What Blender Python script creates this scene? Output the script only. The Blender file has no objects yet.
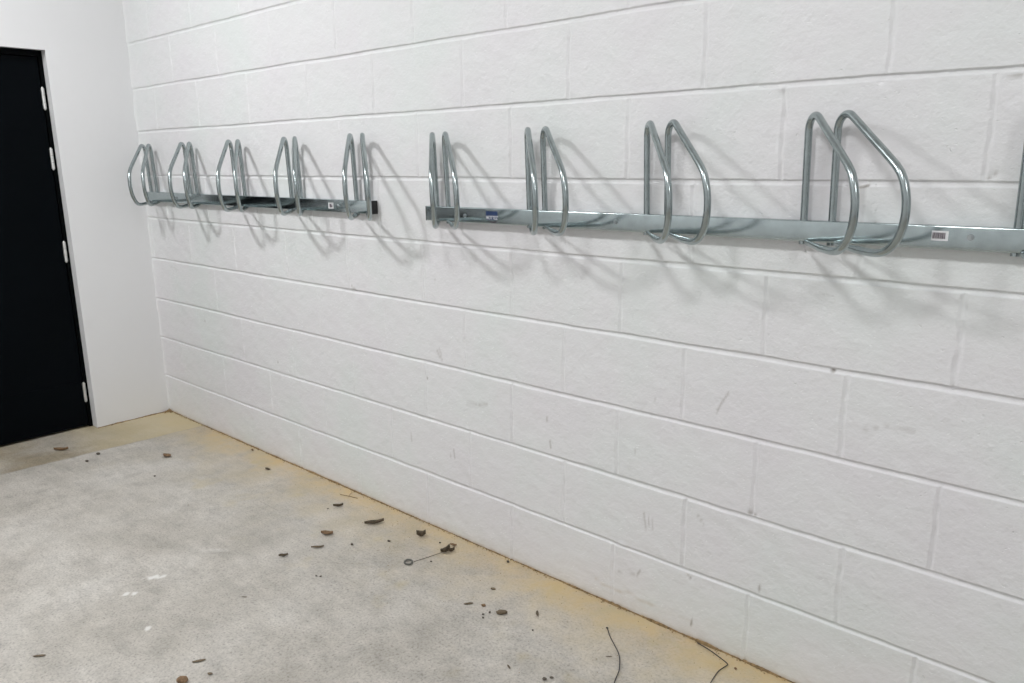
import bpy, bmesh, math, random
import numpy as np
from mathutils import Vector, Matrix

random.seed(7)
rng = np.random.default_rng(11)
scn = bpy.context.scene
COL = scn.collection
XC = -2.9545          # plane of the door wall
XR = 4.4              # far right wall
YB = -3.6             # wall behind the camera
ZC = 3.06             # ceiling

# ------------------------------------------------------------------ helpers
def link(name, me, mat=None, parent=None, kind=None):
    o = bpy.data.objects.new(name, me)
    COL.objects.link(o)
    if mat is not None and me is not None:
        me.materials.append(mat)
    if parent is not None:
        o.parent = parent
    if kind:
        o['kind'] = kind
    return o

def bm_obj(name, bm, mat, parent=None, kind=None, smooth=False, autosharp=None):
    me = bpy.data.meshes.new(name)
    bmesh.ops.recalc_face_normals(bm, faces=bm.faces)
    bm.to_mesh(me); bm.free()
    if smooth:
        me.shade_smooth()
        if autosharp:
            me.set_sharp_from_angle(angle=math.radians(autosharp))
    return link(name, me, mat, parent, kind)

def py_obj(name, V, F, mat, parent=None, kind=None, smooth=False):
    me = bpy.data.meshes.new(name)
    me.from_pydata([tuple(v) for v in V], [], [tuple(f) for f in F])
    me.update()
    if smooth:
        me.shade_smooth()
    return link(name, me, mat, parent, kind)

def empty(name, loc, label, cat, group=None):
    o = bpy.data.objects.new(name, None)
    o.empty_display_size = 0.05
    COL.objects.link(o)
    o.location = loc
    tag(o, label, cat, group)
    return o

def tag(o, label, cat, group=None):
    o['label'] = label; o['category'] = cat
    if group: o['group'] = group
    return o

def box(bm, x0, x1, y0, y1, z0, z1, bevel=0.0):
    r = bmesh.ops.create_cube(bm, size=1.0)
    vs = r['verts']
    for v in vs:
        v.co = Vector(((x0+x1)/2 + v.co.x*(x1-x0), (y0+y1)/2 + v.co.y*(y1-y0), (z0+z1)/2 + v.co.z*(z1-z0)))
    if bevel > 0:
        es = list({e for v in vs for e in v.link_edges})
        bmesh.ops.bevel(bm, geom=es, offset=bevel, segments=2, affect='EDGES', profile=0.5)

def tube(P, radii, n=14, flat=None):
    """swept tube through points P; flat = list of (width factor, height factor)"""
    P = [Vector(p) for p in P]
    V = []; F = []
    T = []
    for i in range(len(P)):
        a = P[max(i-1, 0)]; b = P[min(i+1, len(P)-1)]
        T.append((b-a).normalized())
    up = Vector((0, 0, 1))
    if abs(T[0].dot(up)) > .9: up = Vector((1, 0, 0))
    N = (up - T[0]*up.dot(T[0])).normalized()
    for i in range(len(P)):
        N = (N - T[i]*N.dot(T[i])).normalized()
        Bv = T[i].cross(N)
        r = radii[i] if hasattr(radii, '__len__') else radii
        fa, fb = (flat[i] if flat else (1, 1))
        for k in range(n):
            a = 2*math.pi*k/n
            V.append(P[i] + N*(math.cos(a)*r*fa) + Bv*(math.sin(a)*r*fb))
    for i in range(len(P)-1):
        for k in range(n):
            k2 = (k+1) % n
            F.append((i*n+k, i*n+k2, (i+1)*n+k2, (i+1)*n+k))
    F.append(tuple(range(n))[::-1])
    F.append(tuple((len(P)-1)*n+k for k in range(n)))
    return V, F

def crom(C, n=8):
    C = [np.array(c, float) for c in C]
    C = [2*C[0]-C[1]] + C + [2*C[-1]-C[-2]]
    o = []
    for i in range(1, len(C)-2):
        a, b, c, d = C[i-1:i+3]
        for t in np.arange(n)/n:
            o.append(.5*((2*b)+(-a+c)*t+(2*a-5*b+4*c-d)*t*t+(-a+3*b-3*c+d)*t**3))
    o.append(C[-2])
    return o

# ------------------------------------------------------------------ materials
def new_mat(name):
    m = bpy.data.materials.new(name); m.use_nodes = True
    nt = m.node_tree
    b = nt.nodes['Principled BSDF']
    return m, nt, b

def N(nt, t, **kw):
    n = nt.nodes.new(t)
    for k, v in kw.items():
        if k.startswith('i_'):
            key = k[2:].replace('_', ' ')
            n.inputs[key].default_value = v
        else:
            setattr(n, k, v)
    return n

def ramp(nt, fac, stops, interp='LINEAR'):
    r = nt.nodes.new('ShaderNodeValToRGB')
    r.color_ramp.interpolation = interp
    els = r.color_ramp.elements
    while len(els) < len(stops): els.new(0.5)
    for e, (p, c) in zip(els, stops):
        e.position = p
        e.color = (c[0], c[1], c[2], 1) if hasattr(c, '__len__') else (c, c, c, 1)
    nt.links.new(fac, r.inputs['Fac'])
    return r

def noise(nt, vec, scale, detail=4, rough=.55, dist=0):
    n = N(nt, 'ShaderNodeTexNoise')
    n.inputs['Scale'].default_value = scale
    n.inputs['Detail'].default_value = detail
    n.inputs['Roughness'].default_value = rough
    n.inputs['Distortion'].default_value = dist
    nt.links.new(vec, n.inputs['Vector'])
    return n

def mix(nt, fac, a, b, blend='MIX'):
    m = nt.nodes.new('ShaderNodeMix'); m.data_type = 'RGBA'; m.blend_type = blend
    for s, v in ((m.inputs['Factor'], fac), (m.inputs['A'], a), (m.inputs['B'], b)):
        if hasattr(v, 'is_output') or hasattr(v, 'links'):
            nt.links.new(v, s)
        else:
            s.default_value = v if not hasattr(v, '__len__') else (*v, 1) if len(v) == 3 else v
    return m.outputs['Result']

def math_n(nt, op, a, b=None, clamp=False):
    m = nt.nodes.new('ShaderNodeMath'); m.operation = op; m.use_clamp = clamp
    for s, v in ((m.inputs[0], a), (m.inputs[1], b)):
        if v is None: continue
        if hasattr(v, 'links'): nt.links.new(v, s)
        else: s.default_value = v
    return m.outputs[0]

def bump(nt, h, strength, dist, normal=None):
    b = nt.nodes.new('ShaderNodeBump')
    b.inputs['Strength'].default_value = strength
    b.inputs['Distance'].default_value = dist
    nt.links.new(h, b.inputs['Height'])
    if normal is not None: nt.links.new(normal, b.inputs['Normal'])
    return b.outputs['Normal']

def geo_pos(nt):
    return nt.nodes.new('ShaderNodeNewGeometry').outputs['Position']

def mat_block():
    m, nt, b = new_mat('painted_blockwork')
    p = geo_pos(nt)
    n1 = noise(nt, p, 2.3, 3)
    c = ramp(nt, n1.outputs['Fac'], [(.34, (.775, .762, .780)), (.50, (.780, .782, .788)), (.66, (.758, .785, .776))])
    att = N(nt, 'ShaderNodeAttribute', attribute_name='grime')
    col = mix(nt, att.outputs['Fac'], c.outputs['Color'], (.20, .17, .13))
    att2 = N(nt, 'ShaderNodeAttribute', attribute_name='splash')
    n5 = noise(nt, p, 35, 4)
    sp = math_n(nt, 'MULTIPLY', att2.outputs['Fac'], math_n(nt, 'MULTIPLY', n5.outputs['Fac'], 1.4), clamp=True)
    col = mix(nt, sp, col, (.45, .36, .24))
    nt.links.new(col, b.inputs['Base Color'])
    b.inputs['Roughness'].default_value = .5
    b.inputs['Specular IOR Level'].default_value = .35
    # coarse aggregate under many coats of paint
    n2 = noise(nt, p, 95, 5, .6)
    n3 = noise(nt, p, 22, 3, .5)
    v = N(nt, 'ShaderNodeTexVoronoi'); v.inputs['Scale'].default_value = 48
    mp = N(nt, 'ShaderNodeMapping'); mp.inputs['Scale'].default_value = (1, 1, 1.7)
    wob = noise(nt, p, 60, 2)
    vv = nt.nodes.new('ShaderNodeVectorMath'); vv.operation = 'ADD'
    sc = nt.nodes.new('ShaderNodeVectorMath'); sc.operation = 'SCALE'; sc.inputs['Scale'].default_value = .02
    nt.links.new(wob.outputs['Color'], sc.inputs[0]); nt.links.new(p, vv.inputs[0]); nt.links.new(sc.outputs[0], vv.inputs[1])
    nt.links.new(vv.outputs[0], mp.inputs['Vector']); nt.links.new(mp.outputs[0], v.inputs['Vector'])
    pit = ramp(nt, v.outputs['Distance'], [(.0, 0.0), (.16, 1.0)])
    gate = ramp(nt, noise(nt, p, 9, 2).outputs['Fac'], [(.50, 1.0), (.62, 0.0)])
    pits = math_n(nt, 'MAXIMUM', pit.outputs['Color'], gate.outputs['Color'])
    nm = bump(nt, n3.outputs['Fac'], .55, .008)
    nm = bump(nt, n2.outputs['Fac'], .6, .0028, nm)
    nm = bump(nt, pits, .7, .0026, nm)
    nt.links.new(nm, b.inputs['Normal'])
    return m

def mat_plaster(name='painted_plaster', colr=(.78, .783, .79)):
    m, nt, b = new_mat(name)
    p = geo_pos(nt)
    n1 = noise(nt, p, 1.6, 3)
    c = ramp(nt, n1.outputs['Fac'], [(.3, tuple(k*.985 for k in colr)), (.7, tuple(min(1, k*1.01) for k in colr))])
    nt.links.new(c.outputs['Color'], b.inputs['Base Color'])
    b.inputs['Roughness'].default_value = .5
    nm = bump(nt, noise(nt, p, 7, 3).outputs['Fac'], .25, .010)
    nm = bump(nt, noise(nt, p, 70, 4).outputs['Fac'], .2, .0012, nm)
    nt.links.new(nm, b.inputs['Normal'])
    return m

def mat_floor():
    m, nt, b = new_mat('worn_concrete')
    p = geo_pos(nt)
    sep = N(nt, 'ShaderNodeSeparateXYZ'); nt.links.new(p, sep.inputs[0])
    X, Y = sep.outputs['X'], sep.outputs['Y']
    nA = noise(nt, p, 2.2, 6, .62)
    nB = noise(nt, p, 11, 6, .65)
    nC = noise(nt, p, 140, 3, .6)
    base = ramp(nt, nA.outputs['Fac'], [(.28, (.375, .350, .308)), (.5, (.48, .452, .408)), (.72, (.575, .55, .51))])
    fine = ramp(nt, nB.outputs['Fac'], [(.30, .80), (.5, .98), (.7, 1.10)])
    col = mix(nt, 1.0, base.outputs['Color'], fine.outputs['Color'], 'MULTIPLY')
    speck = ramp(nt, nC.outputs['Fac'], [(.28, .60), (.42, .94), (.62, 1.11)])
    col = mix(nt, 1.0, col, speck.outputs['Color'], 'MULTIPLY')
    # brushed streaks of the trowel, running roughly along the room
    mp = N(nt, 'ShaderNodeMapping'); mp.inputs['Rotation'].default_value = (0, 0, math.radians(35)); mp.inputs['Scale'].default_value = (4, 40, 1)
    nt.links.new(p, mp.inputs['Vector'])
    st = ramp(nt, noise(nt, mp.outputs[0], 1.2, 4, .6).outputs['Fac'], [(.35, .94), (.6, 1.03)])
    col = mix(nt, .8, col, st.outputs['Color'], 'MULTIPLY')
    # rust-yellow stain creeping out from the foot of the block wall
    wob = noise(nt, p, 5, 5, .6)
    d = math_n(nt, 'MULTIPLY', Y, -1)
    w = math_n(nt, 'ADD', d, math_n(nt, 'MULTIPLY', math_n(nt, 'SUBTRACT', wob.outputs['Fac'], .5), -.30))
    s1 = ramp(nt, w, [(.0, 1.0), (.055, .80), (.17, .22), (.36, 0.0)])
    patch = ramp(nt, noise(nt, p, 2.1, 3).outputs['Fac'], [(.35, .6), (.6, 1.0)])
    f1 = math_n(nt, 'MULTIPLY', s1.outputs['Color'], patch.outputs['Color'])
    col = mix(nt, math_n(nt, 'MULTIPLY', math_n(nt, 'MULTIPLY', f1, 1.05), ramp(nt, nB.outputs['Fac'], [(.35, .55), (.6, 1.0)]).outputs['Color'], True), col, (.60, .44, .22))
    # faint wider yellowing
    s2 = ramp(nt, w, [(.1, .40), (.50, 0.0)])
    f2 = math_n(nt, 'MULTIPLY', s2.outputs['Color'], ramp(nt, wob.outputs['Fac'], [(.42, 0.0), (.62, .8)]).outputs['Color'])
    col = mix(nt, f2, col, (.52, .45, .29))
    # scattered yellow blotches
    bl = ramp(nt, noise(nt, p, 6.5, 2).outputs['Fac'], [(.62, 0.0), (.74, .5)])
    bl2 = math_n(nt, 'MULTIPLY', bl.outputs['Color'], ramp(nt, d, [(.3, 1.0), (.75, 0.0)]).outputs['Color'])
    col = mix(nt, bl2, col, (.50, .42, .24))
    # strip of older concrete in front of the door wall
    edge = math_n(nt, 'ADD', X, math_n(nt, 'MULTIPLY', Y, -.067))
    edge = math_n(nt, 'ADD', edge, math_n(nt, 'MULTIPLY', math_n(nt, 'SUBTRACT', noise(nt, p, 9, 3).outputs['Fac'], .5), .03))
    e0 = math_n(nt, 'ADD', edge, 2.54)
    strip = ramp(nt, math_n(nt, 'ADD', math_n(nt, 'MULTIPLY', e0, 8), .5), [(.42, 1.0), (.56, 0.0)])
    scol = mix(nt, ramp(nt, noise(nt, p, 4, 4).outputs['Fac'], [(.4, 0.0), (.62, 1.0)]).outputs['Color'], (.70, .64, .52), (.88, .85, .80))
    col = mix(nt, strip.outputs['Color'], col, mix(nt, 1.0, col, scol, 'MULTIPLY'))
    yel = math_n(nt, 'MULTIPLY', strip.outputs['Color'], ramp(nt, d, [(.05, .75), (.50, .35), (.62, 0.0)]).outputs['Color'])
    col = mix(nt, yel, col, (.60, .51, .32))
    ln = ramp(nt, math_n(nt, 'ADD', math_n(nt, 'MULTIPLY', e0, 20), .5), [(.42, 0.0), (.49, .45), (.53, .45), (.60, 0.0)])
    col = mix(nt, ln.outputs['Color'], col, (.30, .27, .22))
    att = N(nt, 'ShaderNodeAttribute', attribute_name='scuff')
    sc = ramp(nt, math_n(nt, 'MULTIPLY', att.outputs['Fac'], math_n(nt, 'ADD', nB.outputs['Fac'], .35)), [(.25, 0.0), (.5, .9)])
    col = mix(nt, sc.outputs['Color'], col, (.74, .73, .70))
    nt.links.new(col, b.inputs['Base Color'])
    rr = ramp(nt, nB.outputs['Fac'], [(.3, .55), (.7, .75)])
    nt.links.new(rr.outputs['Color'], b.inputs['Roughness'])
    nm = bump(nt, nB.outputs['Fac'], .25, .006)
    nm = bump(nt, nC.outputs['Fac'], .35, .0015, nm)
    nm = bump(nt, math_n(nt, 'MULTIPLY', strip.outputs['Color'], -1), .5, .003, nm)
    nt.links.new(nm, b.inputs['Normal'])
    return m

def mat_metal(name, col=(.50, .56, .56), rough=.30, spangle=True, r2=.12, streak=False, wave=.07):
    m, nt, b = new_mat(name)
    p = geo_pos(nt)
    n1 = noise(nt, p, 30, 4, .6)
    c = ramp(nt, n1.outputs['Fac'], [(.3, tuple(k*.90 for k in col)), (.7, tuple(min(1, k*1.08) for k in col))])
    nt.links.new(c.outputs['Color'], b.inputs['Base Color'])
    b.inputs['Metallic'].default_value = 1
    src = n1.outputs['Fac']
    if streak:
        mp = N(nt, 'ShaderNodeMapping'); mp.inputs['Scale'].default_value = (2.5, 2.5, 14)
        nt.links.new(p, mp.inputs['Vector'])
        src = noise(nt, mp.outputs[0], 2.0, 3, .5, .6).outputs['Fac']
    r = ramp(nt, src, [(.3, rough), (.7, rough + r2)])
    nt.links.new(r.outputs['Color'], b.inputs['Roughness'])
    nm = bump(nt, noise(nt, p, 12, 1).outputs['Fac'], wave, .004)
    if spangle:
        nm = bump(nt, noise(nt, p, 220, 2).outputs['Fac'], .03, .0004, nm)
    nt.links.new(nm, b.inputs['Normal'])
    return m

def mat_plain(name, col, rough=.6, metallic=0.0, spec=.5, var=.25, scale=60):
    m, nt, b = new_mat(name)
    p = geo_pos(nt)
    n1 = noise(nt, p, scale, 3)
    c = ramp(nt, n1.outputs['Fac'], [(.3, tuple(k*(1-var) for k in col)), (.7, tuple(min(1, k*(1+var)) for k in col))])
    nt.links.new(c.outputs['Color'], b.inputs['Base Color'])
    b.inputs['Roughness'].default_value = rough
    b.inputs['Metallic'].default_value = metallic
    b.inputs['Specular IOR Level'].default_value = spec
    return m

M_BLOCK = mat_block()
M_PLAST = mat_plaster()
M_CEIL = mat_plaster('painted_ceiling', (.78, .79, .79))
M_FLOOR = mat_floor()
M_TUBE = mat_metal('galvanised_tube', (.38, .43, .435), .21, r2=.05, wave=.015)
M_RAIL = mat_metal('galvanised_rail', (.44, .505, .515), .11, streak=True, r2=.13, spangle=False, wave=.03)
M_BOLT = mat_metal('zinc_bolt', (.42, .45, .46), .25)
M_HINGE = mat_metal('satin_hinge', (.82, .82, .80), .42)
M_CAP = mat_plain('black_plastic', (.006, .006, .007), .55)
M_DOOR = mat_plain('black_door_paint', (.0012, .0022, .0034), .5, spec=.05, var=.12, scale=3)
M_FRAME = mat_plain('black_frame_paint', (.0010, .0015, .0020), .5, spec=.06, var=.1)
M_BLUE = mat_plain('blue_sticker', (.020, .045, .13), .4, var=.08)
M_WHITE = mat_plain('white_sticker', (.74, .74, .76), .45, var=.04)
M_INK = mat_plain('dark_ink', (.06, .035, .055), .6, var=.1)
M_LEAF = mat_plain('dead_leaf_dark', (.095, .072, .045), .8, var=.5, scale=150)
M_LEAFR = mat_plain('dead_leaf_brown', (.21, .13, .07), .8, var=.4, scale=150)
M_CHIP = mat_plain('wood_chip', (.15, .115, .075), .85, var=.4, scale=200)
M_PEB = mat_plain('grit', (.11, .095, .075), .9, var=.4, scale=200)
M_TWIG = mat_plain('dry_stem', (.10, .085, .065), .8, var=.3, scale=200)
M_WIRE = mat_plain('dark_thread', (.025, .023, .028), .6, var=.2)
M_DIRT = mat_plain('soil', (.26, .175, .085), .95, var=.5, scale=70)
M_LAMPBODY = mat_plain('white_lamp_body', (.7, .7, .7), .4, var=.03)

# ------------------------------------------------------------------ block wall (real recessed joints)
ZJ = [0.0, .2182, .4465, .6752, .9042, 1.1318, 1.3608, 1.5927, 1.8179, 2.0487, 2.277, 2.505, 2.733, 2.961]
MEAS = {  # measured cross joints, metres from the room's origin
 1: {-7: -1.5805, -3: -.6826, -1: -.2316, 1: .2074, 3: .6702, 5: 1.1077},
 2: {-10: -2.2474, -8: -1.7989, -6: -1.3523, -4: -.8899, -2: -.4387, 0: .0048, 2: .4582, 4: .9125},
 3: {-9: -2.0226, -3: -.671, -1: -.2268, 1: .2141, 3: .6659, 5: 1.1159},
 4: {-2: -.4514, 0: .0009, 2: .4366, 4: .8851},
 5: {-11: -2.4778, -9: -2.024, -7: -1.5749, -3: -.6637, -1: -.2211, 1: .216, 3: .6664, 5: 1.1189},
 6: {4: .889, 2: .444, -4: -.9},
 7: {-3: -.6685, -1: -.2196, 1: .2284, 3: .6814, 5: 1.1289},
 8: {-12: -2.7079, -10: -2.2544, -8: -1.7915, -6: -1.3334, -2: -.4334, 0: .0134, 2: .4615, 4: .9152},
 9: {-11: -2.4834, -9: -2.0321, -7: -1.5793, -5: -1.1217, -3: -.671, -1: -.2329}}
WEAK = {(1, -9), (1, -5), (3, -7), (3, -5), (4, -4), (4, -6), (4, -8), (2, -12), (4, -12), (3, -11), (1, -11), (5, -5), (7, -5), (7, -7), (7, -9), (7, -11), (6, -6), (6, -2), (6, 0), (6, -8)}

def snoise(x, z, seeds, f):
    o = 0
    r = np.random.default_rng(seeds)
    for k in range(5):
        a, b2, c = r.normal(size=3)
        ff = f*(1+.45*k)
        o = o + np.sin((x*a+z*b2)*ff + c*9)/(1+.35*k)
    return o/2.6

def build_block_wall():
    dense_end = 1.62
    xs = np.concatenate([np.arange(XC, dense_end, .0036), np.arange(dense_end, XR+.02, .03)])
    xs[-1] = XR
    zs = []
    prof = np.array([-.013, -.0105, -.009, -.0075, -.006, -.0045, -.003, -.0015, 0, .0015, .003, .0045, .006, .0075, .009, .0105, .013])
    for j in range(len(ZJ)):
        top = ZJ[j+1] if j+1 < len(ZJ) else ZC
        if j > 0: zs += list(ZJ[j] + prof)
        else: zs.append(0.0)
        a = ZJ[j] + .013 if j else .004
        step = .010 if j < 10 else .04
        b2 = top - .013
        if b2 > a+.01:
            n = max(2, int((b2-a)/step))
            zs += list(np.linspace(a, b2, n+1)[1:-1])
    zs = np.array(sorted(set(np.round([z for z in zs if z <= ZC], 5).tolist() + [ZC])))
    Xg, Zg = np.meshgrid(xs, zs)
    depth = np.zeros_like(Xg)
    # bed joints: concave, slightly wandering
    for j in range(1, len(ZJ)):
        wob = .0016*snoise(xs, 0*xs, 100+j, 4.0) + .0007*snoise(xs, 0*xs, 140+j, 26)
        hw = .0078 + .0012*snoise(xs, 0*xs, 170+j, 6)
        dp = .0056 + .0012*snoise(xs, 0*xs, 190+j, 5)
        t = (Zg - ZJ[j] - wob[None, :])/hw[None, :]
        # steep under the upper block, easing out onto the lower one
        prof_d = np.where(t > .25, 1-np.clip((t-.25)/.75, 0, 1)**3.5, 1-np.clip((.25-t)/1.25, 0, 1)**2.4)
        depth = np.maximum(depth, dp[None, :]*np.clip(prof_d, 0, 1))
        depth = depth - .0019*np.exp(-((t+.95)/.32)**2)*(.8+.2*snoise(xs, 0*xs, 210+j, 12))[None, :]
    # cross joints
    for c in range(1, len(ZJ)+1):
        z0 = ZJ[c-1]; z1 = ZJ[c] if c < len(ZJ) else ZC+.1
        rows = np.where((zs >= z0) & (zs <= z1))[0]
        if not len(rows): continue
        z = zs[rows]
        for n in range(-13, 20):
            if (n+c) % 2: continue
            x = MEAS.get(c, {}).get(n, .225*n + (.004*math.sin(n*7+c)))
            if x > XR-.03 or x < XC+.03: continue
            r = np.random.default_rng(abs(1000*c+n*7+3))
            amp = r.uniform(.0034, .0052)
            if (c, n) in WEAK: amp *= .4
            if x > .1: amp = max(amp, .0036)
            hw = r.uniform(.005, .0075)
            cols = np.where(abs(xs-x) < .02)[0]
            if not len(cols): continue
            wob = .0014*np.sin(z*40+n) + .0008*np.sin(z*130+c)
            t = (xs[cols][None, :] - x - wob[:, None])/hw
            broken = .75+.25*np.sin(z*90+n*3)
            dd = amp*np.clip(1-np.abs(t)**2.2, 0, 1)*broken[:, None]
            # small raised lips of mortar beside the joint
            lip = (-.0014*np.exp(-((t+1.55)/.5)**2) - .0010*np.exp(-((t-1.55)/.5)**2))*broken[:, None]
            sub = depth[np.ix_(rows, cols)]
            depth[np.ix_(rows, cols)] = np.where(sub > .001, np.maximum(sub, dd), dd+lip)
    # each block sits a little in or out and is slightly uneven
    depth = depth - .007*np.exp(-(Xg-XC)/.005)*(1+.35*np.sin(Zg*31)+.25*np.sin(Zg*83+1))
    face = .0008*snoise(Xg, Zg, 5, 9) + .0006*snoise(Xg, Zg, 6, 34) + .0009*snoise(Xg, Zg, 7, 2.5)
    Y = depth + face
    # a few blobs and nicks the photograph shows
    for (bx, bz, br, bh) in [(-1.10, .92, .012, -.004), (-1.085, .905, .010, .004), (1.14, 1.378, .012, .004), (1.16, 1.576, .012, .004),
                             (.66, .463, .008, .006), (.677, .46, .007, .004), (.484, .197, .009, .005), (.848, .903, .006, .006),
                             (.672, 1.585, .012, -.003), (1.05, .49, .010, -.002), (.9, 1.585, .008, .004), (.21, 1.40, .012, -.002),
                             (.24, .225, .010, -.003), (-.45, .455, .010, -.003), (1.118, .905, .010, .004), (.60, 1.60, .010, .003)]:
        Y = Y + bh*np.exp(-(((Xg-bx)/br)**2+((Zg-bz)/(br*.6))**2))
    V = np.stack([Xg, Y, Zg], -1).reshape(-1, 3).astype(np.float32)
    nz, nx = Xg.shape
    i = np.arange(nz-1)[:, None]*nx + np.arange(nx-1)[None, :]
    Q = np.stack([i, i+1, i+nx+1, i+nx], -1).reshape(-1, 4).astype(np.int32)
    me = bpy.data.meshes.new('wall_back')
    me.vertices.add(len(V)); me.vertices.foreach_set('co', V.ravel())
    me.loops.add(Q.size); me.loops.foreach_set('vertex_index', Q.ravel())
    me.polygons.add(len(Q)); me.polygons.foreach_set('loop_start', np.arange(0, Q.size, 4, dtype=np.int32))
    me.update(calc_edges=True)
    me.shade_smooth()
    # marks on the paint
    g = np.zeros(len(V), np.float32); s = np.zeros(len(V), np.float32)
    px, pz = V[:, 0], V[:, 2]
    def seg(arr, a, b2, w, amt):
        ax, az = a; bx, bz = b2
        dx, dz = bx-ax, bz-az; L = dx*dx+dz*dz+1e-9
        t = np.clip(((px-ax)*dx+(pz-az)*dz)/L, 0, 1)
        d = np.hypot(px-ax-t*dx, pz-az-t*dz)
        np.maximum(arr, amt*np.clip(1.25-d/w, 0, 1), out=arr)
    for (x, z), w, a in [((.28, .546), .005, .7), ((-.069, .576), .006, .8), ((-.663, .612), .006, .6), ((.344, .726), .004, .4), ((-2.408, .611), .007, .35),
                         ((.318, .352), .004, .4), ((-1.72, .50), .006, .4), ((1.02, 1.80), .004, .5), ((.55, 1.93), .003, .4), ((.848, .903), .006, .7), ((.658, .462), .008, .7),
                         ((.672, .459), .005, .5), ((-.6, 1.0), .004, .3)]:
        seg(g, (x, z), (x+.001, z), w, a)
    for P, w, a in [([(.577, .795), (.558, .763), (.544, .731)], .0035, .35), ([(-.448, .555), (-.40, .559)], .006, .22), ([(-.385, .562), (-.346, .572)], .006, .28),
                    ([(-.525, .353), (-.52, .318)], .004, .35), ([(-.545, .33), (-.542, .318)], .004, .3), ([(-.056, .505), (-.051, .475)], .004, .4), ([(-.77, .36), (-.768, .33)], .005, .22),
                    ([(.318, .355), (.327, .305)], .004, .3), ([(.335, .35), (.338, .315)], .003, .3), ([(.348, .345), (.352, .31)], .003, .25), ([(.30, .137), (.31, .155)], .004, .4),
                    ([(-.601, .732), (-.59, .712), (-.575, .700)], .006, .28), ([(-.588, .738), (-.578, .715)], .005, .22),
                    ([(.498, .061), (.495, .043)], .004, .6), ([(.478, .203), (.488, .191)], .004, .45), ([(.931, .766), (.994, .793), (1.049, .789)], .003, .18),
                    ([(.23, .125), (.29, .135)], .003, .25), ([(-1.105, .926), (-1.085, .912)], .006, .3), ([(1.145, 1.577), (1.172, 1.580)], .003, .4), ([(1.135, 1.374), (1.147, 1.382)], .004, .5), ([(.876, 1.352), (.893, 1.356)], .004, .6),
                    ([(.70, .255), (.70, .235)], .004, .5), ([(.50, .405), (.52, .385)], .004, .3)]:
        for a1, b1 in zip(P[:-1], P[1:]): seg(g, a1, b1, w, a)
    pts = [(.14, .062), (.206, .050), (.268, .062), (.332, .055), (.387, .049), (.492, .050)]
    for a1, b1 in zip(pts[:-1], pts[1:]): seg(s, a1, b1, .005, .42)
    np.maximum(s, .85*np.clip(1-pz/(.014+.008*snoise(px, 0*px, 55, 14)), 0, 1), out=s)
    np.maximum(s, .22*np.clip(1-pz/.05, 0, 1), out=s)
    for nme, arr in (('grime', g), ('splash', s)):
        at = me.attributes.new(nme, 'FLOAT', 'POINT'); at.data.foreach_set('value', arr)
    link('wall_back', me, M_BLOCK, kind='structure')

build_block_wall()

# ------------------------------------------------------------------ left wall with door opening
DY0, DY1, DZ, REV = -.409, -1.345, 1.986, .062     # opening edges, head, reveal depth
D2Y0, D2Y1 = -2.02, -2.95
def left_wall():
    bm = bmesh.new()
    T = .14
    path = [(.02, 0), (.02, ZC), (YB, ZC), (YB, 0), (D2Y1, 0), (D2Y1, DZ), (D2Y0, DZ), (D2Y0, 0), (DY1, 0), (DY1, DZ), (DY0, DZ), (DY0, 0)]
    a = [bm.verts.new((XC, y, z)) for y, z in path]
    b = [bm.verts.new((XC-T, y, z)) for y, z in path]
    fa = bm.faces.new(a); fb = bm.faces.new(b[::-1])
    n = len(path)
    side = [bm.faces.new((a[k], a[(k+1) % n], b[(k+1) % n], b[k])) for k in range(n)]
    es = []
    for e in bm.edges:
        v1, v2 = e.verts
        if abs(v1.co.x-XC) < 1e-5 and abs(v2.co.x-XC) < 1e-5:
            if min(v1.co.z, v2.co.z) < DZ-.01 and abs(v1.co.y-v2.co.y) < 1e-5 and v1.co.y < 0 and v1.co.y > YB+.01: es.append(e)
            if abs(v1.co.z-DZ) < 1e-5 and abs(v2.co.z-DZ) < 1e-5: es.append(e)
    bmesh.ops.bevel(bm, geom=es, offset=.004, segments=3, affect='EDGES', profile=.5)
    bm_obj('wall_left', bm, M_PLAST, kind='structure')
left_wall()

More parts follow.
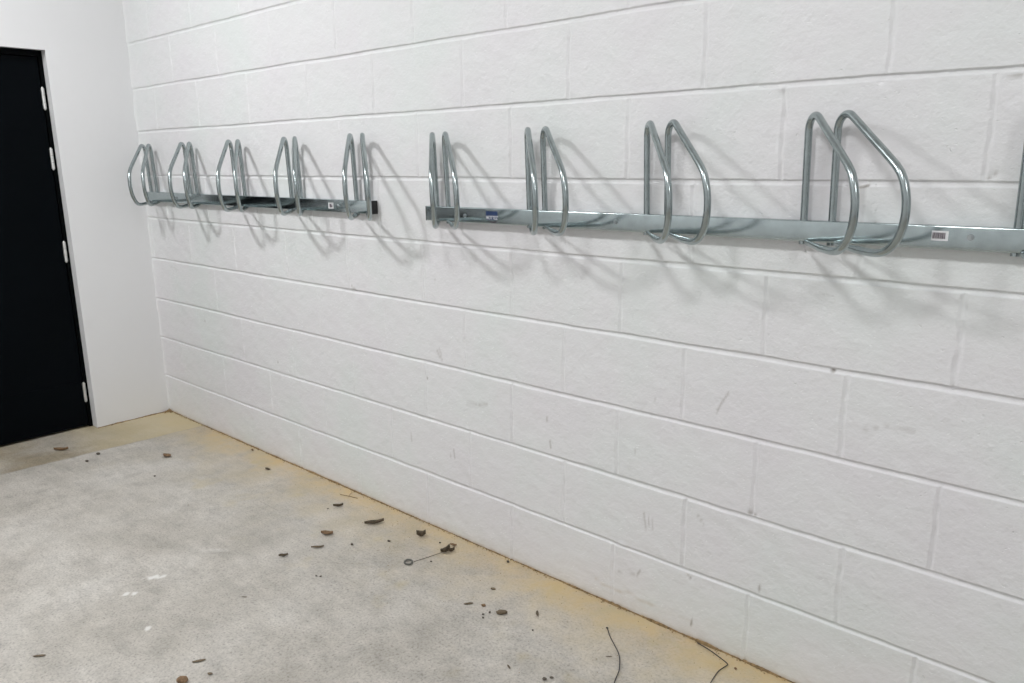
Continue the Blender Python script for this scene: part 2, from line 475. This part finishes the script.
def make_door(name, y0, y1, hinge_side=True):
    root = bpy.data.objects.new(name, None); COL.objects.link(root)
    root.location = (XC-REV, (y0+y1)/2, 0); root['kind'] = 'structure'
    W = abs(y1-y0)/2
    def L(x): return x
    # frame: two jambs, head (one part)
    bm = bmesh.new()
    fw, fd = .019, .05
    box(bm, -fd, .0, W-fw, W-.0005, 0, DZ-.0005, .0015)
    box(bm, -fd, .0, -W+.0005, -W+fw, 0, DZ-.0005, .0015)
    box(bm, -fd, .0, -W+fw, W-fw, DZ-.03, DZ-.0005, .0015)
    fr = bm_obj('frame', bm, M_FRAME, root)
    # leaf with kick plate edge and shallow rim
    bm = bmesh.new()
    g = .004
    box(bm, -.046, -.004, -W+fw+g, W-fw-g, .010, DZ-.034, .0015)
    leaf = bm_obj('leaf', bm, M_DOOR, root)
    bm = bmesh.new()
    box(bm, -.0045, -.0025, -W+fw+.02, W-fw-.03, .022, .262, .0006)
    kp = bm_obj('kick_plate', bm, M_DOOR, leaf)
    if hinge_side:
        for z0, z1 in ((1.703, 1.804), (1.405, 1.506), (.925, 1.027), (.150, .252)):
            bm = bmesh.new()
            yb = W-fw-.002
            # knuckle barrel in three sections with pin heads, plus the two flaps
            for a, b2 in ((z0, z0+.032), (z0+.0335, z1-.0335), (z1-.032, z1)):
                r = bmesh.ops.create_cone(bm, cap_ends=True, segments=14, radius1=.0078, radius2=.0078, depth=b2-a)
                for v in r['verts']: v.co += Vector((.0035, yb, (a+b2)/2))
            for zc in (z0-.002, z1+.002):
                r = bmesh.ops.create_uvsphere(bm, u_segments=10, v_segments=6, radius=.0052)
                for v in r['verts']: v.co += Vector((.0035, yb, zc))
            box(bm, -.0045, -.002, yb-.006, yb, z0+.002, z1-.002)
            bm_obj('hinge', bm, M_HINGE, root, smooth=True, autosharp=40)
    # lever handle on the far stile, pull side
    bm = bmesh.new()
    yh = -W+.085
    box(bm, -.004, .004, yh-.02, yh+.02, .93, 1.12, .003)
    V, F = tube([(.0, yh, 1.06), (.035, yh, 1.06), (.045, yh+.01, 1.06), (.047, yh+.03, 1.06), (.047, yh+.12, 1.06)], .009, 12)
    me = bpy.data.meshes.new('t'); me.from_pydata(V, [], F); bm.from_mesh(me); bpy.data.meshes.remove(me)
    bm_obj('handle', bm, M_HINGE, root, smooth=True, autosharp=40)
    return root
make_door('door_1', DY0, DY1)
make_door('added_dark_door', D2Y0, D2Y1)  # unseen door, added so the nearer rail has something dark to reflect

# ------------------------------------------------------------------ floor, ceiling, other walls
def build_floor():
    xs = np.concatenate([np.arange(XC-.16, 1.7, .02), np.arange(1.7, XR+.05, .2)])
    ys = np.concatenate([np.arange(.03, -2.2, -.02), np.arange(-2.2, YB-.1, -.2)])
    Xg, Yg = np.meshgrid(xs, ys)
    Zg = .0012*snoise(Xg, Yg, 31, 5) - .0012
    Zg = np.where(Yg > -.03, -.001, Zg)
    nz, nx = Xg.shape
    V = np.stack([Xg, Yg, Zg], -1).reshape(-1, 3)
    i = np.arange(nz-1)[:, None]*nx + np.arange(nx-1)[None, :]
    Q = np.stack([i, i+nx, i+nx+1, i+1], -1).reshape(-1, 4)
    o = py_obj('floor', V.tolist(), Q.tolist(), M_FLOOR, kind='structure', smooth=True)
    a = np.zeros(len(V), np.float32)
    for (x, y, w, l, ang) in [(-1.11, -.915, .018, .065, .95), (-1.065, -1.02, .015, .045, .95), (-.817, -1.07, .014, .04, .7), (-1.13, -.68, .05, .16, .75)]:
        dx = V[:, 0]-x; dy = V[:, 1]-y
        u = dx*math.cos(ang)+dy*math.sin(ang); v = -dx*math.sin(ang)+dy*math.cos(ang)
        a = np.maximum(a, (np.exp(-((u/l)**2+(v/w)**2)*1.6)*(.9 if w < .03 else .42)).astype(np.float32))
    at = o.data.attributes.new('scuff', 'FLOAT', 'POINT'); at.data.foreach_set('value', a)
build_floor()

def slab(name, x0, x1, y0, y1, z0, z1, mat):
    bm = bmesh.new(); box(bm, x0, x1, y0, y1, z0, z1)
    return bm_obj(name, bm, mat, kind='structure')
slab('ceiling', XC-.15, XR+.15, YB-.15, .1, ZC, ZC+.12, M_CEIL)
slab('wall_right', XR, XR+.14, YB, .02, 0, ZC, M_PLAST)
slab('wall_front', XC-.14, XR+.14, YB-.14, YB, 0, ZC, M_PLAST)

# ------------------------------------------------------------------ bike racks
# profile of one hoop: (distance from the upright, height), tube centre line
PROF_LEG = [(0, 1.214), (0, 1.27), (0, 1.34), (0, 1.42), (0, 1.478)]
def hoop_profile():
    pts = [(0, 1.214), (0, 1.26), (0, 1.34), (0, 1.42), (0, 1.470)]
    # fillet between the upright and the sloping bar
    slope = math.atan2(.655, 1.0)
    cx, r = .034, .034
    zc = 1.482
    a0, a1 = math.pi, math.pi/2 - slope
    for k in range(0, 13):
        a = a0 + (a1-a0)*k/12
        pts.append((cx + r*math.cos(a), zc + r*math.sin(a)))
    tail = [(.115, 1.4685), (.175, 1.4290), (.212, 1.4035)]
    bend = crom([(.212, 1.4035), (.232, 1.385), (.246, 1.360), (.2545, 1.328), (.2535, 1.292), (.241, 1.257), (.219, 1.232), (.194, 1.2185), (.165, 1.2135), (.13, 1.2135), (.075, 1.2155), (.024, 1.2190)], 5)
    return [np.array(p) for p in pts] + [np.array(p) for p in tail[:-1]] + bend
HP = hoop_profile()

def make_hoop(parent, X0, theta, zs):
    P = []; R = []; FL = []
    n = len(HP)
    for i, (d, z) in enumerate(HP):
        P.append((X0 + d*math.cos(theta), -.0165 - d*math.sin(theta) - .010*max(0, min(1, (z-1.25)/.25)), z+zs))
        R.append(.0088)
        lowend = (i > n-14)
        t = 0
        if lowend:
            t = min(1, max(0, (.11-d)/.06))
        FL.append((1-.42*t, 1+.12*t))
    V, F = tube(P, R, 16, FL)
    # lift the pressed end so that it meets the underside of the rail
    me = bpy.data.meshes.new('wheel_hoop'); me.from_pydata([tuple(v) for v in V], [], F); me.update(); me.shade_smooth()
    me.set_sharp_from_angle(angle=math.radians(50))
    return link('wheel_hoop', me, M_TUBE, parent)

def text_mesh(s, size, mat, name, parent, M, extrude=.0002, bold=.0):
    cu = bpy.data.curves.new(name, 'FONT'); cu.body = s; cu.size = size; cu.extrude = extrude; cu.offset = bold
    cu.align_x = 'CENTER'; cu.align_y = 'CENTER'; cu.shear = .25
    o = bpy.data.objects.new('tmp', cu); COL.objects.link(o)
    bpy.context.view_layer.update()
    dg = bpy.context.evaluated_depsgraph_get()
    me = bpy.data.meshes.new_from_object(o.evaluated_get(dg))
    bpy.data.objects.remove(o); bpy.data.curves.remove(cu)
    me.transform(M); me.name = name
    me.materials.clear()
    return link(name, me, mat, parent)

def make_rack(label, x0, x1, legsA, legsB, thA, thB, zs, bolts, stickers):
    root = empty('bike_rack', (0, 0, 0), label, 'bike rack', 'bike racks')
    yf, yb, zb, zt = -.030, -.003, 1.2215+zs, 1.2715+zs
    if zs == 0: zt += .0005
    # rail: hollow rectangular tube, open at both ends
    bm = bmesh.new()
    t = .002; rr = .003
    def ring(x, y0, y1, z0, z1, r):
        out = []
        for (cy, cz, a0) in ((y1-r, z1-r, 0), (y0+r, z1-r, 90), (y0+r, z0+r, 180), (y1-r, z0+r, 270)):
            for k in range(4):
                a = math.radians(a0+30*k)
                out.append(bm.verts.new((x, cy+r*math.cos(a), cz+r*math.sin(a))))
        return out
    o0 = ring(x0, yf, yb, zb, zt, rr); o1 = ring(x1, yf, yb, zb, zt, rr)
    i0 = ring(x0, yf+t, yb-t, zb+t, zt-t, .0015); i1 = ring(x1, yf+t, yb-t, zb+t, zt-t, .0015)
    n = len(o0)
    for k in range(n):
        k2 = (k+1) % n
        bm.faces.new((o0[k], o0[k2], o1[k2], o1[k])); bm.faces.new((i0[k], i1[k], i1[k2], i0[k2]))
        bm.faces.new((o0[k], i0[k], i0[k2], o0[k2])); bm.faces.new((o1[k], o1[k2], i1[k2], i1[k]))
    bm_obj('rail', bm, M_RAIL, root, smooth=True, autosharp=40)
    for s, xe in ((-1, x0), (1, x1)):
        bm = bmesh.new()
        a, b2 = sorted((xe, xe+s*.004)); box(bm, a, b2, yf-.0004, yb+.0004, zb-.0004, zt+.0004, .0012)
        a, b2 = sorted((xe-s*.012, xe)); box(bm, a, b2, yf+t, yb-t, zb+t, zt-t)
        bm_obj('end_cap', bm, M_CAP, root)
    for X0 in legsA: make_hoop(root, X0, thA, zs)
    for X0 in legsB: make_hoop(root, X0, thB, zs)
    for (bx, bz) in bolts:
        bm = bmesh.new()
        r = bmesh.ops.create_cone(bm, cap_ends=True, segments=24, radius1=.0072, radius2=.0068, depth=.0016)
        for v in r['verts']: v.co = Vector((v.co.x, -v.co.z, v.co.y)) + Vector((bx, yf-.0008, bz))
        r = bmesh.ops.create_cone(bm, cap_ends=True, segments=6, radius1=.0050, radius2=.0046, depth=.0045)
        for v in r['verts']: v.co = Vector((v.co.x, -v.co.z, v.co.y)) + Vector((bx, yf-.0035, bz))
        bm_obj('bolt', bm, M_BOLT, root)
    for st in stickers: st(root, yf)
    return root

def plate(bm, x0, x1, z0, z1, yf, th=.0004):
    box(bm, x0, x1, yf-th, yf-.00002, z0, z1)

def blue_sticker(root, yf):
    bm = bmesh.new(); plate(bm, -.3065, -.2540, 1.2350, 1.2630, yf)
    lb = bm_obj('maker_sticker', bm, M_BLUE, root); lb['label'] = 'dark blue sticker with white lettering'
    M = Matrix.Translation((-.2805, yf-.0006, 1.2415)) @ Matrix.Rotation(math.radians(90), 4, 'X')
    text_mesh('MOTTEZ', .0165, M_WHITE, 'lettering', lb, M @ Matrix.Diagonal((.80, 1, 1, 1)), bold=.0003)
    bm = bmesh.new()
    x = -.289
    for k in range(9):
        w = (.0012, .002, .0008)[k % 3]
        plate(bm, x, x+w, 1.2245, 1.2320, yf); x += w+.0022
    ik = bm_obj('printed_marks', bm, M_INK, root); ik['label'] = 'small dark print under the blue sticker'

def white_sticker(root, yf):
    bm = bmesh.new(); plate(bm, 1.0455, 1.0785, 1.2395, 1.2610, yf)
    lb = bm_obj('white_sticker', bm, M_WHITE, root); lb['label'] = 'white barcode sticker'
    bm = bmesh.new(); x = 1.0475
    for k in range(12):
        w = (.0011, .0018, .0007, .0014)[k % 4]
        plate(bm, x, x+w, 1.2440, 1.2570, yf-.0004); x += w+.0009
    bm_obj('barcode', bm, M_INK, lb)

def small_sticker(root, yf):
    bm = bmesh.new(); plate(bm, -1.191, -1.157, 1.2395, 1.2640, yf)
    lb = bm_obj('white_sticker', bm, M_WHITE, root); lb['label'] = 'small square white sticker with dark print'
    bm = bmesh.new()
    for (a, b2, c, d) in ((-1.183, -1.172, 1.2445, 1.2585), (-1.170, -1.166, 1.2465, 1.2525)):
        x = a
        while x < b2:
            plate(bm, x, x+.0022, c, d, yf-.0004); x += .0033
    bm_obj('barcode', bm, M_INK, lb)

D = math.radians
near = make_rack('nearer galvanised steel rack on the block wall, blue sticker on its long rail',
          -.601, 1.372, [-.5570, -.1263, .3083, .7555, 1.2035], [-.5000, -.0628, .3743, .8236, 1.2715], D(45.6), D(37.2), 0.0,
          [(-.4055, 1.2445), (.2130, 1.2475), (1.1215, 1.2500)], [blue_sticker, white_sticker])
make_rack('farther galvanised steel rack beside the corner, black cap on its right rail end',
          -2.868, -.9135, [-2.8367, -2.3871, -1.9291, -1.4726, -1.0189], [-2.7667, -2.3168, -1.8571, -1.4021, -.9518], D(45.4), D(36.8), .0052,
          [(-1.1265, 1.2520), (-2.520, 1.2540)], [small_sticker])

near.rotation_euler.y = -.0038   # the nearer rack hangs a few millimetres lower at its left end
near.location = (.0048, 0, -.0028)

# ------------------------------------------------------------------ debris on the floor
def leaf(name, x, y, L, W, ang, curl, mat, label, cat='leaf', seed=0, jag=.25, twist=0):
    r = random.Random(seed)
    nu, nv = 12, 6
    V = []; F = []
    ca, sa = math.cos(ang), math.sin(ang)
    th = .0006
    for side in (0, 1):
        for i in range(nu+1):
            u = i/nu
            w = W*math.sin(math.pi*(u*.92+.04))**.8*(1+jag*(r.random()-.5)*(1 if side == 0 else 0))
            if side == 0: leaf.ws = getattr(leaf, 'ws', {}); leaf.ws[i] = w
            w = leaf.ws[i]
            for j in range(nv+1):
                v = j/nv*2-1
                lx = (u-.5)*L; ly = v*w/2
                z = .0012 + curl*abs(v)**1.6*W + curl*.5*W*(2*u-1)**2 + twist*v*(u-.5)*W + .0009*math.sin(9*u+5*v)
                z += .0014
                V.append((x+lx*ca-ly*sa, y+lx*sa+ly*ca, max(.0006, z) - (th if side else 0)))
    n1 = nv+1; off = (nu+1)*n1
    for i in range(nu):
        for j in range(nv):
            a = i*n1+j
            F.append((a, a+n1, a+n1+1, a+1)); F.append((off+a, off+a+1, off+a+n1+1, off+a+n1))
    for i in range(nu):
        for j in (0, nv):
            a = i*n1+j
            F.append((a, off+a, off+a+n1, a+n1) if j == 0 else (a, a+n1, off+a+n1, off+a))
    for j in range(nv):
        F.append((j, j+1, off+j+1, off+j)); a = nu*n1+j; F.append((a, off+a, off+a+1, a+1))
    o = py_obj(name, V, F, mat, smooth=True)
    o.data.update()
    return tag(o, label, cat)

def lump(name, x, y, L, W, H, ang, mat, label, cat, seed=0, group=None):
    r = random.Random(seed)
    bm = bmesh.new()
    bmesh.ops.create_icosphere(bm, subdivisions=2, radius=.5)
    ca, sa = math.cos(ang), math.sin(ang)
    for v in bm.verts:
        k = 1+.28*(r.random()-.5)
        c = v.co*k
        c.z = max(c.z, -.42)
        lx, ly = c.x*L, c.y*W
        v.co = Vector((x+lx*ca-ly*sa, y+lx*sa+ly*ca, (c.z+.42)*H))
    o = bm_obj(name, bm, mat)
    return tag(o, label, cat, group)

def strand(name, pts, r, mat, label, cat, z=None, parent=None):
    P = crom([(p[0], p[1], p[2] if len(p) > 2 else r) for p in pts], 5)
    V, F = tube([tuple(p) for p in P], r, 8)
    o = py_obj(name, V, F, mat, smooth=True, parent=parent)
    if parent is None: tag(o, label, cat)
    return o

A = math.radians
# direction along the wall is x; the photograph's debris, from the corner towards the camera
leaf('dead_leaf', -.847, -.147, .078, .022, A(60), .45, M_LEAF, 'largest dark dead leaf, long and flat, on the yellow stain by the wall', seed=1)
leaf('dead_leaf', -1.091, -.146, .042, .012, A(52), .7, M_LEAF, 'small dark curled leaf just up-left of the largest dark dead leaf', seed=2)
leaf('dead_leaf', -.913, -.328, .048, .026, A(35), .35, M_LEAFR, 'reddish brown crumpled leaf left of the largest dark dead leaf', seed=3)
leaf('dead_leaf', -.850, -.415, .048, .010, A(50), .5, M_CHIP, 'thin brown sliver of leaf below the reddish brown crumpled leaf', seed=4)
leaf('dead_leaf', -.892, -.536, .034, .014, A(55), .4, M_LEAF, 'small dark leaf scrap farthest out from the wall below the reddish leaf', seed=5)
leaf('dead_leaf', -2.224, -.357, .050, .032, A(20), .25, M_LEAFR, 'brown leaf lying alone on bare concrete near the corner', seed=6)
leaf('dead_leaf', -2.727, -.672, .070, .022, A(48), .5, M_LEAFR, 'pale brown dead leaf on the strip in front of the black door', seed=7)
leaf('dead_leaf', -.620, -.098, .036, .022, A(45), .8, M_LEAF, 'dark crumpled leaf clump between the largest leaf and the stem by the wall', seed=8)
leaf('dead_leaf', -.471, -.068, .026, .012, A(20), .4, M_LEAFR, 'tiny brown leaf scrap between the wall and the dark stemmed clump', seed=9)
leaf('dead_leaf', -1.686, -.120, .034, .014, A(10), .3, M_LEAF, 'small dark leaf on the stained edge, second from the corner', seed=10)
leaf('dead_leaf', -1.973, -.034, .022, .012, A(0), .3, M_LEAFR, 'tiny brown leaf touching the wall foot, nearest the corner', seed=11)

# stemmed weed: dark clump, thin stem and ring-shaped head
root = empty('dried_weed', (-.456, -.117, 0), 'dried weed with dark clump, thin straight stem and ring-shaped grey end', 'weed')
def rel(p): return (p[0]+.456, p[1]+.117) + tuple(p[2:])
for k, (dx, dy, L, W, an, cu) in enumerate([(0, 0, .044, .020, 100, .7), (.012, .012, .026, .012, 60, .9), (-.006, -.010, .026, .018, 75, .6)]):
    o = leaf('leaf_clump', dx, dy, L, W, A(an), cu, M_LEAF, '', seed=20+k)
    del o['label']; del o['category']; o.parent = root
P = [rel((-.456, -.12, .006)), rel((-.473, -.186, .004)), rel((-.492, -.247, .0025))]
strand('stem', P, .0012, M_TWIG, '', '', parent=root)
ring = []
for k in range(17):
    a = 2*math.pi*k/16
    ring.append(rel((-.503+.016*math.cos(a), -.264+.013*math.sin(a), .004+.002*math.sin(a))))
V, F = tube(ring, .0035, 8)
py_obj('ring_head', V, F, mat_plain('grey_leaf', (.13, .13, .115), .8), smooth=True, parent=root)

root = empty('twig', (-1.13, -.056, 0), 'fine forked twig at the wall foot above the small curled leaf', 'twig')
strand('stem', [(-.055, -.012, .002), (-.02, -.002, .003), (.02, .010, .002), (.035, .014, .002)], .0012, M_LEAFR, '', '', parent=root)
strand('side_shoot', [(-.01, .001, .003), (-.022, .020, .004), (-.03, .034, .003)], .0010, M_LEAFR, '', '', parent=root)

# chips and stones
lump('bark_chip', -.026, -.283, .036, .019, .015, A(38), M_CHIP, 'chunky dark brown bark chip, biggest of the scatter near the middle', 'bark chip', 31)
lump('bark_chip', .061, -.208, .034, .008, .006, A(-45), M_LEAF, 'thin dark sliver of bark right of the chunky chip', 'bark chip', 32)
lump('bark_chip', -.147, -.312, .032, .009, .005, A(55), M_CHIP, 'flat grey-brown bark sliver left of the chunky chip', 'bark chip', 33)
lump('bark_chip', -.101, -.289, .016, .012, .008, A(20), M_LEAFR, 'small reddish chip between the grey-brown sliver and the chunky chip', 'bark chip', 34)
lump('bark_chip', -.147, -.193, .020, .010, .006, A(20), M_CHIP, 'small dark chip above the reddish chip, toward the wall', 'bark chip', 35)
lump('bark_chip', -.481, -1.119, .034, .026, .014, A(30), M_LEAFR, 'brown clod cut off by the bottom edge of the photo at the left', 'clod', 36)
lump('bark_chip', -.533, -1.044, .040, .012, .003, A(60), M_CHIP, 'flat tan flake above the brown clod at the bottom left', 'flake', 37)
lump('bark_chip', -.453, -1.052, .016, .010, .003, A(30), M_CHIP, 'tiny tan flake right of the brown clod at the bottom left', 'flake', 38)
lump('bark_chip', -.917, -1.346, .040, .010, .003, A(50), M_CHIP, 'flat brown flake at the far lower left of the floor', 'flake', 39)
lump('bark_chip', -2.526, -.568, .024, .018, .010, A(0), M_PEB, 'dark crumb just outside the strip in front of the door, right one of two', 'crumb', 40)
lump('bark_chip', -2.467, -.644, .020, .014, .007, A(0), M_PEB, 'dark crumb just outside the strip in front of the door, left one of two', 'crumb', 41)
lump('bark_chip', .285, -.444, .014, .012, .006, A(0), M_PEB, 'dark crumb at the bottom edge left of the dark thread, left one of two', 'crumb', 42)
lump('bark_chip', .296, -.426, .012, .008, .005, A(40), M_PEB, 'dark crumb at the bottom edge left of the dark thread, right one of two', 'crumb', 43)
lump('bark_chip', .668, -.051, .009, .007, .006, A(0), M_LEAFR, 'small brown crumb beside the bent thread at the wall foot', 'crumb', 44)
lump('bark_chip', .362, -.240, .022, .003, .002, A(38), M_CHIP, 'short dark splinter left of the long dark thread', 'splinter', 45)
lump('bark_chip', .172, -.468, .022, .006, .002, A(-25), M_CHIP, 'faint flat splinter near the bottom edge in the middle', 'splinter', 46)
lump('bark_chip', -.748, -.776, .022, .003, .002, A(35), M_CHIP, 'short thin splinter alone on open concrete left of centre', 'splinter', 47)
lump('pebble', -.686, -.205, .014, .010, .006, 0, M_PEB, 'small dark pebble below the largest dead leaf', 'pebble', 50)
lump('pebble', -.772, -.314, .013, .010, .006, 0, M_PEB, 'small dark pebble right of the reddish brown leaf', 'pebble', 51)
lump('pebble', -.527, -.085, .010, .008, .005, 0, M_PEB, 'tiny pebble between the leaf clump and the stemmed weed', 'pebble', 52)
lump('pebble', -.232, -.024, .013, .010, .008, 0, M_PEB, 'brown pebble at the wall foot right of the stemmed weed', 'pebble', 53)
lump('pebble', -2.022, -.509, .014, .010, .005, 0, M_PEB, 'tiny dark pebble below the lone brown leaf near the corner', 'pebble', 54)
lump('pebble', .109, -.287, .007, .006, .004, 0, M_PEB, 'tiny pebble below the thin dark bark sliver', 'pebble', 55)
lump('pebble', -.447, -.204, .009, .007, .004, 0, M_PEB, 'tiny dark pebble under the stem of the dried weed', 'pebble', 56)
for k, (x, y) in enumerate([(-.679, -.538), (-.665, -.530), (-.060, -.303), (-.055, -.339), (-.068, -.325), (-1.106, -.188)]):
    lump('grit_crumb', x, y, .009, .007, .004, k, M_PEB, 'tiny dark grit crumb lying among the leaf scraps on the concrete', 'crumb', 60+k, group='grit crumbs among the leaves')

# threads
strand('thread', [(.279, -.129, .0022), (.309, -.158, .0022), (.339, -.182, .003), (.373, -.208, .0022), (.395, -.233, .0022), (.413, -.26, .003), (.424, -.28, .0022), (.435, -.311, .0022), (.454, -.357, .0022), (.471, -.396, .0022)],
       .0014, M_WIRE, 'long dark curved thread on open floor at the bottom centre', 'thread')
lump('thread_knot', .277, -.127, .008, .006, .005, 0, M_WIRE, 'dark knot at the upper end of the long curved thread', 'knot', 70)
strand('thread', [(.526, -.014, .003), (.554, -.018, .0025), (.580, -.024, .0022), (.610, -.034, .0022), (.636, -.044, .0022), (.643, -.052, .0022), (.639, -.076, .0022), (.637, -.101, .0022), (.644, -.152, .0022), (.654, -.199, .0022)],
       .0014, M_WIRE, 'dark thread with a sharp bend running out from the wall foot', 'thread')

# ------------------------------------------------------------------ dirt along the foot of the walls
def dirt():
    V = []; F = []
    def crumb(x, y, z, s, sq=.7):
        b0 = len(V)
        for d in ((1, 0, 0), (-1, 0, 0), (0, 1, 0), (0, -1, 0), (0, 0, 1), (0, 0, -1)):
            k = s*random.uniform(.6, 1.2)
            V.append((x+d[0]*k, y+d[1]*k, z+d[2]*k*sq))
        for f in ((0, 2, 4), (2, 1, 4), (1, 3, 4), (3, 0, 4), (2, 0, 5), (1, 2, 5), (3, 1, 5), (0, 3, 5)):
            F.append(tuple(b0+i for i in f))
    # irregular bead of packed dirt
    def bead(fn, L0, L1, wf):
        n = int((L1-L0)/.006); b0 = len(V)
        for i in range(n+1):
            s = L0+(L1-L0)*i/n
            w = wf(s)*(.7+.3*math.sin(s*37)+.25*random.random()); h = w*(.55+.3*random.random())
            for (a, b2) in ((0, h), (w*.35, h*.75), (w*.8, h*.25), (w*1.2, -.002)):
                V.append(fn(s, a, b2))
            if i:
                q = b0+(i-1)*4
                for j in range(3): F.append((q+j, q+4+j, q+5+j, q+1+j))
    bead(lambda s, a, b2: (s, .001-a, b2), XC+.002, 1.6, lambda s: .0056+.0015*math.sin(s*3))
    bead(lambda s, a, b2: (XC-.001+a, s, b2), DY0, -.002, lambda s: .0055)
    for k in range(1500):
        x = random.uniform(XC+.01, 1.5); y = -abs(random.gauss(.004, .006))
        crumb(x, y, .0012, random.uniform(.0008, .0032))
    for k in range(90):
        crumb(XC+abs(random.gauss(.004, .006)), random.uniform(DY0, -.01), .001, random.uniform(.0015, .004))
    for k in range(70):
        a = abs(random.gauss(0, .022)); b2 = abs(random.gauss(0, .016))
        crumb(XC+.004+a, -.004-b2, .002+max(0, .014-(a+b2)*.4)*random.random(), random.uniform(.003, .007), .8)
    for k in range(260):   # fine grit out on the stain
        x = random.uniform(-1.6, .75); y = -abs(random.gauss(.12, .16))-.02
        crumb(x, y, .0006, random.uniform(.0008, .0019))
    o = py_obj('dirt', V, F, M_DIRT, kind='stuff')
    tag(o, 'line of brown dirt and grit gathered along the foot of the walls', 'dirt')
dirt()

# ------------------------------------------------------------------ lamps
def lamp(x, y, power, label):
    root = empty('ceiling_light', (x, y, ZC), label, 'ceiling light', 'ceiling lights')
    bm = bmesh.new()
    r = bmesh.ops.create_cone(bm, cap_ends=True, segments=40, radius1=.205, radius2=.215, depth=.035)
    for v in r['verts']: v.co += Vector((0, 0, -.0176))
    bm_obj('lamp_body', bm, M_LAMPBODY, root, smooth=True, autosharp=40)
    m, nt, b = new_mat('lit_diffuser')
    b.inputs['Base Color'].default_value = (.8, .8, .8, 1)
    b.inputs['Emission Color'].default_value = (.985, .99, 1.0, 1)
    b.inputs['Emission Strength'].default_value = power
    bm = bmesh.new()
    bmesh.ops.create_uvsphere(bm, u_segments=32, v_segments=16, radius=.19)
    bmesh.ops.delete(bm, geom=[v for v in bm.verts if v.co.z > .001], context='VERTS')
    for v in bm.verts: v.co.z = v.co.z*.4 - .035
    bm_obj('diffuser', bm, m, root, smooth=True)
lamp(-1.75, -1.8, 110, 'round ceiling light nearest the black door')
lamp(.60, -1.8, 56, 'round ceiling light above the middle of the room')
lamp(3.05, -1.8, 56, 'added round ceiling light, unseen, nearest the right end wall')  # unseen extra lamp, added to even out the room's brightness

w = bpy.data.worlds.new('World'); scn.world = w; w.use_nodes = True
w.node_tree.nodes['Background'].inputs['Color'].default_value = (.01, .01, .01, 1)

# ------------------------------------------------------------------ camera
cam = bpy.data.cameras.new('Camera'); co = bpy.data.objects.new('Camera', cam); COL.objects.link(co)
R = [[0.7457574558033053, 0.6661411476369405, -0.010089030613544187], [0.14305157183730605, -0.17490270208822703, -0.974138230744032], [-0.650678157700608, 0.7250275968728204, -0.22572753235741091]]
rt, dn, fw = (Vector(r) for r in R)
co.matrix_world = Matrix(((rt.x, -dn.x, -fw.x, 1.50226), (rt.y, -dn.y, -fw.y, -1.92215), (rt.z, -dn.z, -fw.z, 1.41897), (0, 0, 0, 1)))
cam.sensor_width = 36; cam.sensor_fit = 'HORIZONTAL'; cam.lens = 777.256/1024*36
cam.clip_start = .02
scn.camera = co
vs = scn.view_settings
vs.view_transform = 'Standard'; vs.look = 'None'; vs.exposure = 0.17; vs.gamma = 1.0; vs.use_curve_mapping = False
